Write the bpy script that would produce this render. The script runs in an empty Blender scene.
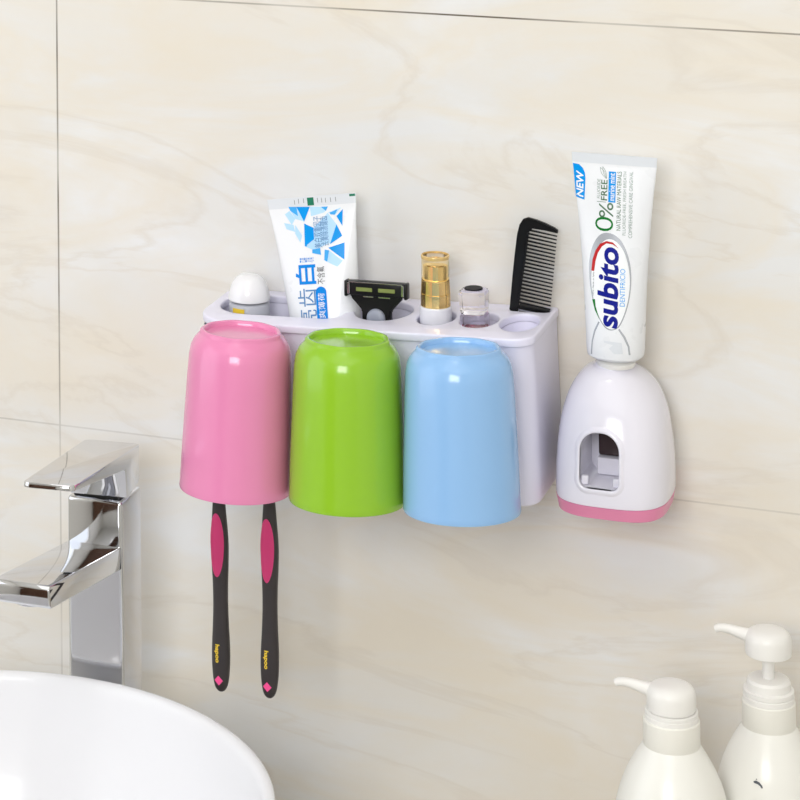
import bpy, bmesh, math, random
from mathutils import Vector, Matrix
random.seed(4)
S = bpy.context.scene
COL = S.collection
ZO = 1120.0                      # height of the lower tile joint above the floor, mm
pi = math.pi

# ------------------------------------------------------------------ materials
def lin(c):
    return tuple(((x/255)/12.92 if x/255 <= .04045 else ((x/255+.055)/1.055)**2.4) for x in c) + (1,)
def mat(name, rgb, rough=.4, metal=0, coat=0, trans=0, ior=1.45, sss=0, spec=.5, sss_r=(.01,.006,.005)):
    m = bpy.data.materials.new(name); m.use_nodes = True
    nt = m.node_tree; b = nt.nodes['Principled BSDF']
    b.inputs['Base Color'].default_value = lin(rgb)
    b.inputs['Roughness'].default_value = rough
    b.inputs['Metallic'].default_value = metal
    b.inputs['Coat Weight'].default_value = coat
    b.inputs['Transmission Weight'].default_value = trans
    b.inputs['IOR'].default_value = ior
    b.inputs['Specular IOR Level'].default_value = spec
    if sss:
        b.inputs['Subsurface Weight'].default_value = sss
        b.inputs['Subsurface Radius'].default_value = sss_r
        b.inputs['Subsurface Scale'].default_value = 1
    if rough > .15 and not trans:     # faint procedural surface variation
        n = nt.nodes.new('ShaderNodeTexNoise'); n.inputs['Scale'].default_value = 60; n.inputs['Detail'].default_value = 3
        tc = nt.nodes.new('ShaderNodeTexCoord'); nt.links.new(tc.outputs['Object'], n.inputs['Vector'])
        mr = nt.nodes.new('ShaderNodeMapRange')
        mr.inputs['To Min'].default_value = rough*.9; mr.inputs['To Max'].default_value = rough*1.1
        nt.links.new(n.outputs['Fac'], mr.inputs['Value']); nt.links.new(mr.outputs['Result'], b.inputs['Roughness'])
    return m

M = dict(
    pink=mat('pink_plastic', (232,140,184), .2, coat=.3),
    green=mat('green_plastic', (146,196,44), .2, coat=.3),
    blue=mat('blue_plastic', (146,190,236), .2, coat=.3),
    holder=mat('lavender_white_plastic', (234,232,250), .3, coat=.15),
    disp=mat('white_gloss_plastic', (236,234,245), .15, coat=.15),
    dark=mat('dark_brown_plastic', (62,48,50), .25),
    pinkbase=mat('pink_base_plastic', (232,140,178), .25),
    tube=mat('white_tube_laminate', (238,240,244), .28, coat=.2),
    crimp=mat('grey_white_crimp', (222,226,232), .35),
    pblue=mat('print_bright_blue', (0,150,234), .3, spec=.2),
    pmid=mat('print_mid_blue', (70,170,240), .3, spec=.2),
    plight=mat('print_pale_blue', (184,222,250), .3, spec=.2),
    pwhite=mat('print_white', (245,247,250), .3),
    ptext=mat('print_text_blue', (6,134,226), .3, spec=.2),
    pthin=mat('print_soft_blue', (96,140,190), .3, spec=.2),
    pnavy=mat('print_navy', (20,30,140), .3, spec=.2),
    pred=mat('print_red', (190,40,42), .3, spec=.2),
    pgreen=mat('print_green', (16,120,44), .3, spec=.2),
    pdgreen=mat('print_dark_green', (70,110,80), .35),
    pgrey=mat('print_grey_green', (140,158,150), .35),
    psilver=mat('print_silver', (186,190,198), .25, metal=.3),
    pdark=mat('print_dark_grey', (90,94,100), .35),
    pgreenmark=mat('print_teal_green', (20,120,90), .35),
    black=mat('black_plastic', (14,14,16), .32, spec=.3),
    brush=mat('charcoal_rubber', (52,47,48), .38),
    brushpink=mat('magenta_rubber', (250,86,154), .38),
    yellow=mat('yellow_print', (240,205,60), .4),
    bristle=mat('white_bristles', (240,240,240), .6),
    chrome=mat('chrome', (215,216,220), .05, metal=1),
    gap=mat('dark_seal', (18,18,18), .4),
    gold=mat('gold_metal', (255,236,190), .24, metal=1),
    amber=mat('clear_amber_plastic', (255,246,224), .02, trans=1, ior=1.12),
    amberrim=mat('amber_rim', (226,192,128), .2, metal=.2),
    lipwhite=mat('white_lipstick_base', (232,232,240), .25),
    glass=mat('clear_glass', (250,247,252), .01, trans=1, ior=1.25),
    disc=mat('black_disc', (30,28,34), .5, spec=.2),
    redliq=mat('rose_liquid', (200,60,90), .05, trans=.9, ior=1.33),
    razorgrey=mat('grey_button', (150,155,170), .35),
    steel=mat('blade_steel', (200,200,205), .2, metal=1),
    lube=mat('olive_strip', (122,134,70), .5),
    ceramic=mat('white_ceramic', (238,238,241), .15, spec=.25),
    pump=mat('white_pump_plastic', (240,238,234), .3),
    collar=mat('warm_white_collar', (240,238,230), .35),
    bottle=mat('pearl_white_bottle', (241,240,234), .3, coat=.2),
    cap=mat('milky_white_cap', (238,238,242), .2, coat=.3),
    body=mat('grey_translucent_body', (190,192,202), .35),
    counter=mat('stone_counter', (225,222,214), .3),
    paint=mat('matte_paint', (232,230,224), .7),
    doorwood=mat('brown_door', (92,62,44), .45),
    floor=mat('beige_floor', (176,172,166), .4),
)

def marble(name, lines=True):
    m = bpy.data.materials.new(name); m.use_nodes = True
    nt = m.node_tree; N = nt.nodes; L = nt.links; b = N['Principled BSDF']
    b.inputs['Roughness'].default_value = .22
    tc = N.new('ShaderNodeTexCoord')
    sep = N.new('ShaderNodeSeparateXYZ'); L.new(tc.outputs['Object'], sep.inputs[0])
    def noise(sx, sz, rot, scale, detail, dist, off):
        mp = N.new('ShaderNodeMapping'); L.new(tc.outputs['Object'], mp.inputs[0])
        mp.inputs['Scale'].default_value = (sx,1,sz); mp.inputs['Rotation'].default_value = (0,rot,0)
        mp.inputs['Location'].default_value = off
        n = N.new('ShaderNodeTexNoise'); L.new(mp.outputs[0], n.inputs['Vector'])
        n.inputs['Scale'].default_value = scale; n.inputs['Detail'].default_value = detail
        n.inputs['Distortion'].default_value = dist; n.inputs['Roughness'].default_value = .55
        return n.outputs['Fac']
    def ramp(src, stops):
        r = N.new('ShaderNodeValToRGB'); L.new(src, r.inputs[0])
        while len(r.color_ramp.elements) < len(stops): r.color_ramp.elements.new(.5)
        for e, (p, c) in zip(r.color_ramp.elements, stops): e.position = p; e.color = c
        return r.outputs[0]
    def mix(f, a, c):
        x = N.new('ShaderNodeMix'); x.data_type = 'RGBA'
        L.new(f, x.inputs[0])
        for s, v in ((6,a),(7,c)):
            if isinstance(v, tuple): x.inputs[s].default_value = v
            else: L.new(v, x.inputs[s])
        return x.outputs[2]
    g = lambda v: (v,v,v,1)
    base = lin((231,231,231)); beige = lin((233,224,208)); pale = lin((238,239,241)); vein = lin((218,209,196))
    c = mix(ramp(noise(1,2.2,.14,2.6,6,.9,(3,0,1)), [(.42,g(0)),(.68,g(.9))]), base, beige)
    c = mix(ramp(noise(1,2.2,-.1,4,5,1.0,(9,0,4)), [(.5,g(0)),(.7,g(.8))]), c, pale)
    c = mix(ramp(noise(1,3,.16,2.8,6,1.6,(1,0,7)), [(.38,g(0)),(.5,g(.55)),(.6,g(0))]), c, beige)
    c = mix(ramp(noise(1,3.4,.2,2.2,8,1.5,(5,0,2)), [(.475,g(0)),(.5,g(.34)),(.52,g(0))]), c, vein)
    if lines:
        def math_(op, a, v=None, v2=None):
            x = N.new('ShaderNodeMath'); x.operation = op
            L.new(a, x.inputs[0])
            if v is not None:
                if isinstance(v,(int,float)): x.inputs[1].default_value = v
                else: L.new(v, x.inputs[1])
            if v2 is not None: x.inputs[2].default_value = v2
            return x.outputs[0]
        def grout(src, period, half):
            p = math_('ADD', src, period*20 + period/2)
            p = math_('MODULO', p, period)
            p = math_('SUBTRACT', p, period/2)
            p = math_('ABSOLUTE', p)
            mr = N.new('ShaderNodeMapRange'); L.new(p, mr.inputs['Value'])
            mr.inputs['From Min'].default_value = half; mr.inputs['From Max'].default_value = half*.55
            return mr.outputs['Result']
        gx = grout(sep.outputs['X'], .6, .00075); gz = grout(sep.outputs['Z'], .3, .0007)
        n = noise(1,1,0,9,3,0,(2,0,2))
        wear = ramp(n, [(.35,g(.35)),(.6,g(1))])
        # the joint at z = 0 is filled with tile-coloured grout, nearly clean
        zz = math_('ABSOLUTE', sep.outputs['Z'])
        mr = N.new('ShaderNodeMapRange'); L.new(zz, mr.inputs['Value'])
        mr.inputs['From Min'].default_value = .02; mr.inputs['From Max'].default_value = .05
        mr.inputs['To Min'].default_value = .28
        gz = math_('MULTIPLY', gz, mr.outputs['Result'])
        low = N.new('ShaderNodeMapRange'); L.new(sep.outputs['Z'], low.inputs['Value'])
        low.inputs['From Min'].default_value = -.005; low.inputs['From Max'].default_value = .05
        low.inputs['To Min'].default_value = .35
        gx = math_('MULTIPLY', gx, low.outputs['Result'])
        gg = math_('MAXIMUM', gx, gz)
        gg = math_('MULTIPLY', gg, wear)
        c = mix(gg, c, lin((112,104,92)))
    L.new(c, b.inputs['Base Color'])
    return m
M['marble'] = marble('cream_marble_tile')

# ------------------------------------------------------------------ object helpers (all lengths in mm)
def thing(name, label, cat, loc, rot=(0,0,0), group=None):
    o = bpy.data.objects.new(name, None); COL.objects.link(o)
    o.empty_display_size = .01
    o.location = (loc[0]*.001, loc[1]*.001, (loc[2]+ZO)*.001)
    o.rotation_euler = rot
    tag(o, label, cat, group)
    return o
def tag(o, label, cat, group=None):
    o['label'] = label; o['category'] = cat
    if group: o['group'] = group
    return o
def obj(name, bm, mats, parent=None, smooth=True, loc=None, angle=35):
    if not isinstance(mats, (list, tuple)): mats = [mats]
    if loc:                                   # local origin at loc (parent space)
        bmesh.ops.translate(bm, verts=bm.verts, vec=(-loc[0],-loc[1],-loc[2]))
    bmesh.ops.scale(bm, verts=bm.verts, vec=(.001,.001,.001))
    me = bpy.data.meshes.new(name); bm.to_mesh(me); bm.free()
    for m in mats: me.materials.append(m)
    if smooth:
        me.polygons.foreach_set('use_smooth', [True]*len(me.polygons))
        me.set_sharp_from_angle(angle=math.radians(angle))
    o = bpy.data.objects.new(name, me); COL.objects.link(o)
    if loc: o.location = (loc[0]*.001, loc[1]*.001, loc[2]*.001 + (0 if parent else ZO*.001))
    if parent: o.parent = parent
    return o
def struct(name, bm, m, parent=None, loc=(0,0,0)):
    bmesh.ops.recalc_face_normals(bm, faces=bm.faces)
    o = obj(name, bm, m, parent, smooth=False, loc=loc)
    if not parent: o['kind'] = 'structure'
    return o
def BM(): return bmesh.new()
def box(bm, x0, x1, y0, y1, z0, z1, bev=0, seg=3, mi=0):
    r = bmesh.ops.create_cube(bm, size=1)
    vs = r['verts']
    for v in vs:
        v.co = Vector(((x0+x1)/2 + v.co.x*(x1-x0), (y0+y1)/2 + v.co.y*(y1-y0), (z0+z1)/2 + v.co.z*(z1-z0)))
    fs = list({f for v in vs for f in v.link_faces})
    for f in fs: f.material_index = mi
    if bev:
        es = list({e for v in vs for e in v.link_edges})
        bmesh.ops.bevel(bm, geom=es, offset=bev, segments=seg, affect='EDGES', profile=.5)
    return bm
def lathe(bm, prof, c=(0,0), seg=64, mi=0, close=True, sx=1, sy=1, mod=None, skip=None):
    """prof: list of (r, z). mod(a, i) -> radius factor; skip(a, i) -> leave this quad out"""
    rings = []
    for i, (r, z) in enumerate(prof):
        if r < 1e-6: rings.append([bm.verts.new((c[0], c[1], z))])
        else:
            rings.append([bm.verts.new((c[0]+r*sx*(mod(2*pi*k/seg, i) if mod else 1)*math.cos(2*pi*k/seg),
                                        c[1]+r*sy*(mod(2*pi*k/seg, i) if mod else 1)*math.sin(2*pi*k/seg), z)) for k in range(seg)])
    for i in range(len(rings)-1):
        a, b = rings[i], rings[i+1]
        for k in range(seg):
            k2 = (k+1) % seg
            if skip and skip(2*pi*(k+.5)/seg, i): continue
            if len(a) == 1 and len(b) == 1: continue
            if len(a) == 1: f = bm.faces.new((a[0], b[k], b[k2]))
            elif len(b) == 1: f = bm.faces.new((a[k], b[0], a[k2]))
            else: f = bm.faces.new((a[k], b[k], b[k2], a[k2]))
            f.material_index = mi
    bmesh.ops.recalc_face_normals(bm, faces=bm.faces)
    return bm
def loft(bm, rings, mi=0, cap=True):
    """rings: lists of the same number of 3-D points"""
    R = [[bm.verts.new(p) for p in r] for r in rings]
    n = len(R[0])
    for a, b in zip(R, R[1:]):
        for k in range(n):
            f = bm.faces.new((a[k], a[(k+1) % n], b[(k+1) % n], b[k])); f.material_index = mi
    if cap:
        f = bm.faces.new(R[0][::-1]); f.material_index = mi
        f = bm.faces.new(R[-1]); f.material_index = mi
    bmesh.ops.recalc_face_normals(bm, faces=bm.faces)
    return bm
def superell(cx, cy, z, rx, ry, n=2.0, seg=64):
    out = []
    for k in range(seg):
        a = 2*pi*k/seg; c, s = math.cos(a), math.sin(a)
        out.append((cx + rx*math.copysign(abs(c)**(2/n), c), cy + ry*math.copysign(abs(s)**(2/n), s), z))
    return out
def tube_path(bm, pts, radii, seg=20, flat=1.0, mi=0):
    """round tube swept along pts"""
    rings = []
    P = [Vector(p) for p in pts]
    up = Vector((0,1,0))
    for i, p in enumerate(P):
        t = (P[min(i+1, len(P)-1)] - P[max(i-1, 0)]).normalized()
        s = t.cross(up).normalized(); u = s.cross(t).normalized()
        rings.append([tuple(p + s*radii[i]*math.cos(2*pi*k/seg)*flat + u*radii[i]*math.sin(2*pi*k/seg)) for k in range(seg)])
    return loft(bm, rings, mi)
def rrect(x0, x1, y0, y1, r, n=8):
    """rounded rectangle outline; r = radius or (x0y0, x1y0, x1y1, x0y1)"""
    if not isinstance(r, (tuple, list)): r = (r,)*4
    out = []
    for (cx, cy, sx, sy, a0), rr in zip(((x0,y0,1,1,pi),(x1,y0,-1,1,1.5*pi),(x1,y1,-1,-1,0),(x0,y1,1,-1,.5*pi)), r):
        for k in range(n+1):
            a = a0 + k/n*pi/2
            out.append((cx+sx*rr+rr*math.cos(a), cy+sy*rr+rr*math.sin(a)))
    return out
def ell(cx, cy, rx, ry, n=40):
    return [(cx+rx*math.cos(2*pi*k/n), cy+ry*math.sin(2*pi*k/n)) for k in range(n)]
def plate(outline, holes, z0, z1, bevel):
    """flat plate with holes, bevelled edges -> bmesh (via a filled 2-D curve)"""
    cu = bpy.data.curves.new('tmp', 'CURVE'); cu.dimensions = '2D'; cu.fill_mode = 'BOTH'
    for pl in [outline] + holes:
        s = cu.splines.new('POLY'); s.points.add(len(pl)-1); s.use_cyclic_u = True
        for p, q in zip(s.points, pl): p.co = (q[0], q[1], 0, 1)
    cu.extrude = (z1-z0)/2 - bevel; cu.bevel_depth = bevel; cu.bevel_resolution = 3; cu.offset = -bevel
    return curve_bm(cu, (0,0,(z0+z1)/2))
def curve_bm(cu, off=(0,0,0)):
    o = bpy.data.objects.new('tmp', cu); COL.objects.link(o)
    bpy.context.view_layer.update()
    dg = bpy.context.evaluated_depsgraph_get()
    me = bpy.data.meshes.new_from_object(o.evaluated_get(dg))
    bm = BM(); bm.from_mesh(me)
    bmesh.ops.remove_doubles(bm, verts=bm.verts, dist=.001)
    bmesh.ops.translate(bm, verts=bm.verts, vec=off)
    bpy.data.objects.remove(o); bpy.data.curves.remove(cu); bpy.data.meshes.remove(me)
    return bm
def boolean(bm_a, bm_b, op='DIFFERENCE'):
    obs = []
    for b in (bm_a, bm_b):
        bmesh.ops.recalc_face_normals(b, faces=b.faces)
        me = bpy.data.meshes.new('tmp'); b.to_mesh(me); b.free()
        o = bpy.data.objects.new('tmp', me); COL.objects.link(o); obs.append(o)
    md = obs[0].modifiers.new('b', 'BOOLEAN'); md.operation = op; md.object = obs[1]; md.solver = 'EXACT'
    bpy.context.view_layer.update()
    dg = bpy.context.evaluated_depsgraph_get()
    me = bpy.data.meshes.new_from_object(obs[0].evaluated_get(dg))
    bm = BM(); bm.from_mesh(me)
    for o in obs:
        m = o.data; bpy.data.objects.remove(o); bpy.data.meshes.remove(m)
    bpy.data.meshes.remove(me)
    return bm

# ------------------------------------------------------------------ printing on a surface
def text2d(s, bold=0, shear=0):
    cu = bpy.data.curves.new('tmp', 'FONT'); cu.body = s; cu.size = 10; cu.offset = bold; cu.shear = shear
    cu.resolution_u = 4
    bm = curve_bm(cu)
    vs = [(v.co.x, v.co.y) for v in bm.verts]; fs = [[v.index for v in f.verts] for f in bm.faces]
    bm.free(); return vs, fs
def fit(vs, b, rot=0):
    """stretch 2-D verts to the box b = (u0,v0,u1,v1); rot 90 = reads upwards, -90 = reads downwards"""
    if rot == 90: vs = [(-y, x) for x, y in vs]
    if rot == -90: vs = [(y, -x) for x, y in vs]
    x0 = min(v[0] for v in vs); x1 = max(v[0] for v in vs); y0 = min(v[1] for v in vs); y1 = max(v[1] for v in vs)
    return [(b[0]+(x-x0)/(x1-x0)*(b[2]-b[0]), b[1]+(y-y0)/(y1-y0)*(b[3]-b[1])) for x, y in vs]
def stamp(bm, vs, fs, surf, lift, mi, maxlen=2.5):
    """lay 2-D faces on the surface y = surf(u, v) and add them to bm"""
    t = BM(); V = [t.verts.new((x, 0, y)) for x, y in vs]
    for f in fs:
        try: t.faces.new([V[i] for i in f])
        except ValueError: pass
    bmesh.ops.triangulate(t, faces=t.faces)
    for _ in range(5):
        es = [e for e in t.edges if e.calc_length() > maxlen]
        if not es: break
        bmesh.ops.subdivide_edges(t, edges=es, cuts=1)
        bmesh.ops.triangulate(t, faces=[f for f in t.faces if len(f.verts) > 3])
    for f in t.faces:
        f.normal_update()
        if f.normal.y > 0: f.normal_flip()
    mp = {}
    for v in t.verts:
        mp[v] = bm.verts.new((v.co.x, surf(v.co.x, v.co.z) - lift, v.co.z))
    for f in t.faces:
        try: g = bm.faces.new([mp[v] for v in f.verts]); g.material_index = mi
        except ValueError: pass
    t.free()
def stamp_poly(bm, pts, surf, lift, mi): stamp(bm, pts, [list(range(len(pts)))], surf, lift, mi)
def stamp_text(bm, s, b, rot, surf, lift, mi, bold=0, shear=0):
    vs, fs = text2d(s, bold, shear); stamp(bm, fit(vs, b, rot), fs, surf, lift, mi)
def ring2d(cx, cy, rx, ry, t, n=32):
    vs = ell(cx, cy, rx, ry, n) + ell(cx, cy, rx-t, ry-t, n)
    return vs, [[k, (k+1) % n, n+(k+1) % n, n+k] for k in range(n)]

def smoothloop(p, it=2):
    for _ in range(it):
        q = []
        for a, b in zip(p, p[1:]+p[:1]):
            q += [(a[0]*.75+b[0]*.25, a[1]*.75+b[1]*.25), (a[0]*.25+b[0]*.75, a[1]*.25+b[1]*.75)]
        p = q
    return p

# ------------------------------------------------------------------ outlines of the printed artwork (mm on each tube)
R_BADGE = [(-27.6, 125.2), (-23.6, 124.7), (-21.2, 122.6), (-19.8, 119.7), (-19.4, 116.2), (-19.9, 103.2), (-25.8, 104.3)]
R_OVAL = [(-5.3, 85.2), (-10.5, 82.7), (-14.5, 75.5), (-16.4, 66.8), (-16.3, 58.3), (-15.2, 48.2), (-12.7, 39.3), (-8.8, 31.2), (-3.7, 25.5), (2.9, 27.0), (6.6, 34.3), (9.4, 44.7), (10.5, 56.1), (9.6, 67.4), (6.5, 76.7), (1.8, 83.1)]
R_OVALIN = [(-3.8, 81.4), (-8.1, 78.9), (-11.5, 72.9), (-13.8, 65.3), (-15.0, 57.3), (-14.3, 48.3), (-12.0, 39.4), (-8.4, 31.6), (-3.4, 26.3), (2.4, 27.5), (6.0, 34.9), (8.7, 44.7), (9.7, 56.1), (8.4, 66.7), (5.2, 75.5), (0.7, 80.2)]
R_RED = [(-14.8, 60.5), (-14.1, 67.6), (-12.1, 73.4), (-9.3, 77.7), (-5.2, 79.7), (-1.1, 79.1), (2.5, 75.8), (-1.3, 78.0), (-5.2, 78.3), (-8.1, 76.1), (-10.6, 71.9), (-12.0, 67.2), (-12.9, 60.6)]
R_GREEN = [(-14.0, 43.2), (-12.1, 43.7), (-11.6, 39.4), (-8.9, 31.8), (-12.1, 37.1)]
R_TAIL1 = [(-9.7, 30.6), (-12.5, 24.6), (-14.1, 17.7), (-14.8, 9.5), (-13.9, 9.6), (-13.3, 17.8), (-11.5, 24.2), (-8.8, 30.1)]
R_TAIL2 = [(2.9, 26.7), (6.2, 21.9), (8.6, 16.5), (9.2, 11.5), (10.2, 11.6), (9.6, 16.9), (7.1, 22.9), (3.6, 27.5)]
R_TAIL3 = [(-6.0, 19.6), (5.1, 19.0), (1.1, 15.6), (5.8, 12.3), (0.6, 12.1), (-2.7, 15.0), (-0.1, 17.4), (-5.9, 18.3)]
R_BOX = {'NEW': (-26.0, 104.6, -20.6, 120.9), 'FLUORIDE': (-11.8, 105.1, -9.8, 116.8), 'FREE': (-9.3, 104.1, -5.4, 116.5), 'rule': (-11.8, 102.6, -6.1, 103.7), 'box': (-4.7, 103.2, -0.2, 121.8), 'marine': (-4.1, 104.2, -0.8, 120.9), 'leaf': (-10.1, 117.4, -5.8, 124.4), 'zero': (-12.7, 85.5, -1.3, 94.1), 'pct': (-10.4, 93.6, -1.4, 102.9), 'NAT': (0.7, 86.6, 3.3, 122.1), 'FLU': (4.5, 83.9, 6.7, 122.3), 'COM': (8.2, 82.4, 10.4, 122.6), 'subito': (-10.5, 27.3, 2.7, 76.2), 'DENT': (3.6, 41.0, 6.7, 63.6), 'tiny': (-13.9, 45.4, -12.6, 60.1)}
L_D = [[(-10.8, 134.5), (-1.4, 133.9), (-5.8, 124.9)], [(-5.9, 123.6), (0.3, 120.6), (0.4, 113.4), (-6.4, 109.2)], [(16.2, 121.5), (19.5, 114.1), (10.9, 109.4)], [(9.6, 107.3), (20.6, 109.8), (19.5, 98.9)], [(21.2, 130.8), (20.1, 120.3), (16.6, 126.7)]]
L_M = [[(-16.3, 134.9), (-10.8, 134.5), (-10.0, 128.6), (-15.2, 132.3)], [(-1.4, 106.9), (4.1, 107.6), (4.4, 103.2), (-1.6, 104.7)], [(7.1, 106.3), (10.0, 105.6), (8.2, 98.6), (6.3, 99.8)], [(6.2, 133.3), (11.1, 133.2), (9.6, 130.5)], [(-5.9, 123.6), (-4.7, 123.2), (-4.8, 109.1), (-6.4, 109.2)], [(12.0, 129.2), (17.6, 131.0), (15.5, 127.6), (12.5, 128.1)]]
L_L = [[(-19.1, 130.3), (-15.8, 132.3), (-12.0, 127.0), (-14.7, 123.3)], [(-1.4, 133.9), (6.2, 133.3), (9.6, 130.5), (7.7, 129.5), (-0.9, 127.9)], [(10.8, 129.3), (20.1, 131.9), (16.1, 127.8)], [(0.3, 120.6), (4.9, 124.2), (11.0, 110.5), (3.5, 107.7), (0.4, 113.4)], [(10.0, 105.6), (18.5, 98.4), (14.6, 94.9), (8.2, 98.6)], [(-12.3, 123.2), (-7.9, 116.2), (-9.5, 111.9), (-12.7, 117.6)], [(4.9, 124.2), (10.8, 129.3), (16.2, 121.5), (10.9, 109.4)], [(-10.8, 134.5), (-5.8, 124.9), (-12.0, 127.0), (-15.2, 132.3)], [(-20.1, 124.8), (-13.5, 123.3), (-12.6, 118.8), (-18.6, 120.8)], [(-6.4, 109.2), (0.4, 113.4), (3.5, 107.7), (-1.4, 106.9)]]
L_BOX = {'crimp': (-2.8, 134.7, 1.7, 140.6), 'corner': (26.5, 138.7, 31.1, 140.0), 'yagao': (-11.4, 99.1, -0.7, 102.1), 'bai': (-14.5, 85.4, -0.0, 97.7), 'buhanfu': (0.7, 85.1, 6.0, 96.0), 'chi': (-13.9, 71.6, -0.6, 82.7), 'liang': (-13.9, 58.5, -0.9, 69.6), 'pill': (-2.1, 55.4, 6.7, 83.5), 'A': (0.4, 107.7, 5.8, 127.6), 'B': (5.3, 108.7, 10.3, 127.3)}
L_TICKS = [(-11.7, 139.7), (-8.8, 140.1), (-5.3, 140.2), (4.4, 139.8), (7.2, 139.6), (9.9, 139.4), (13.4, 139.4), (16.9, 139.5)]

# ================================================================== THE ROOM
XL, XR, YB, ZF, ZC, ZT = -900, 1700, -2500, -1120, 1500, -270
bm = box(BM(), XL, XR, 0, 60, ZF, ZC)
struct('wall_back', bm, M['marble'])
bm = box(BM(), XL, XR, YB, 0, ZF-50, ZF); struct('floor', bm, M['floor'])
bm = box(BM(), XL, XR, YB, 60, ZC, ZC+50); struct('ceiling', bm, M['paint'])
bm = box(BM(), XR, XR+60, YB, 60, ZF, ZC); struct('wall_right', bm, M['paint'])
# left wall with a window opening
WY0, WY1, WZ0, WZ1 = -1700, -350, -100, 1150
bm = BM()
box(bm, XL-60, XL, YB, WY0, ZF, ZC); box(bm, XL-60, XL, WY1, 60, ZF, ZC)
box(bm, XL-60, XL, WY0, WY1, ZF, WZ0); box(bm, XL-60, XL, WY0, WY1, WZ1, ZC)
struct('wall_left', bm, M['paint'])
bm = BM()
for a, b_, c, d in ((WY0, WY0+45, WZ0, WZ1), (WY1-45, WY1, WZ0, WZ1), (WY0, WY1, WZ0, WZ0+45), (WY0, WY1, WZ1-45, WZ1), (-1045, -1005, WZ0, WZ1)):
    box(bm, XL-45, XL-15, a, b_, c, d)
struct('window_1', bm, M['paint'])
# wall behind the camera with a brown door
bm = box(BM(), XL, XR, YB-60, YB, ZF, ZC); struct('wall_front', bm, M['paint'])
bm = BM(); box(bm, -880, -130, YB, YB+40, ZF, 930, 3)
struct('door_1', bm, M['doorwood'])
bm = BM()
for a, b_, c, d in ((-70,-30,350,1250),(930,970,350,1250),(-70,970,350,390),(-70,970,1210,1250),(430,470,390,1210)):
    box(bm, a, b_, YB, YB+40, c, d)
struct('added_fill_window', bm, M['paint'])  # unseen window frame, added to go with the frontal fill light
# the vanity worktop
bm = BM(); box(bm, -600, 900, -560, 0, ZT-40, ZT, 3)
o = obj('vanity_worktop', bm, M['counter'], loc=(150,-280,ZT-40)); tag(o, 'pale stone worktop under the basin and the pump bottles', 'worktop')
bm = BM(); box(bm, -590, 890, -540, 0, ZF, ZT-40, 2)
t = thing('vanity_cabinet', 'white vanity cabinet under the pale stone worktop', 'cabinet', (150,-270,ZF))
bm = BM(); box(bm, -740, 740, -255, 240, 0, ZT-40-ZF, 2); obj('body', bm, M['paint'], t)
for k in range(3):
    x0 = -735+k*492
    bm = BM(); box(bm, x0, x0+484, -272, -255, 60, ZT-50-ZF, 2); d = obj('door', bm, M['paint'], t)
    bm = BM(); box(bm, x0+440, x0+450, -290, -272, 500, 640, 3); obj('handle', bm, M['chrome'], d)

# ================================================================== BASIN
BX, BY, BR, BZ = 64.6, -297.0, 180.0, -120.0
h = BZ-ZT
prof = [(0,0),(95,0),(108,6),(150,60),(174,115),(178,h-4),(179.6,h-1.5),(179.3,h),(177,h+.6),(174,h-.4),(172,h-4),(166,h-40),(146,h-90),(90,h-122),(24,h-130),(22,h-131),(0,h-131)]
def smoothprof(p, keep_ends=True, it=2):
    for _ in range(it):
        q = [p[0]]
        for a, b in zip(p, p[1:]):
            q += [(a[0]*.75+b[0]*.25, a[1]*.75+b[1]*.25), (a[0]*.25+b[0]*.75, a[1]*.25+b[1]*.75)]
        q.append(p[-1]); p = q
    return p
basin = thing('vessel_basin', 'large round white ceramic basin below the faucet', 'basin', (BX,BY,ZT))
bm = lathe(BM(), smoothprof(prof), seg=128); obj('bowl', bm, M['ceramic'], basin, angle=60)
bm = lathe(BM(), [(0,h-129.5),(20,h-129.5),(22,h-128),(20,h-126),(6,h-125.5),(0,h-125.5)], seg=40); obj('drain_plug', bm, M['chrome'], basin)

# ================================================================== FAUCET
fa = thing('basin_faucet', 'tall square chrome lever faucet behind the round white basin', 'faucet', (67.9,-88,ZT))
FH = -8.5-ZT
bm = BM(); box(bm, -19, 19.8, -17.5, 17.5, 3, FH, 3, 4); obj('column', bm, M['chrome'], fa)
bm = BM(); box(bm, -24, 24, -22, 22, 0, 5, 1.5, 3); obj('base_flange', bm, M['chrome'], fa)
bm = BM(); box(bm, -15.5, 15.5, -14, 14, FH-1, FH+2.2, .3, 1); obj('seal', bm, M['gap'], fa)
# spout: a bar that rises slightly towards its tip
def bar(pts_yz, hw, bev, taper=0):
    bm = BM(); n = len(pts_yz)
    A = [bm.verts.new((-hw, y, z)) for y, z in pts_yz]; B = [bm.verts.new((hw, y, z)) for y, z in pts_yz]
    bm.faces.new(A); bm.faces.new(B[::-1])
    for k in range(n): bm.faces.new((A[k], B[k], B[(k+1) % n], A[(k+1) % n]))
    bmesh.ops.recalc_face_normals(bm, faces=bm.faces)
    bmesh.ops.bevel(bm, geom=list(bm.edges), offset=bev, segments=3, affect='EDGES', profile=.5)
    return bm
z = lambda w: w-ZT
bm = bar([(-15,z(-38.4)),(-134,z(-21.5)),(-136,z(-24)),(-136,z(-33.5)),(-133,z(-36)),(-15,z(-53))], 18.6, .9)
sp = obj('spout', bm, M['chrome'], fa)
bm = lathe(BM(), [(0,z(-38.5)),(11,z(-38.5)),(11.5,z(-38)),(11.5,z(-33)),(0,z(-33))], c=(0,-118), seg=32); obj('aerator', bm, M['chrome'], sp)
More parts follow.
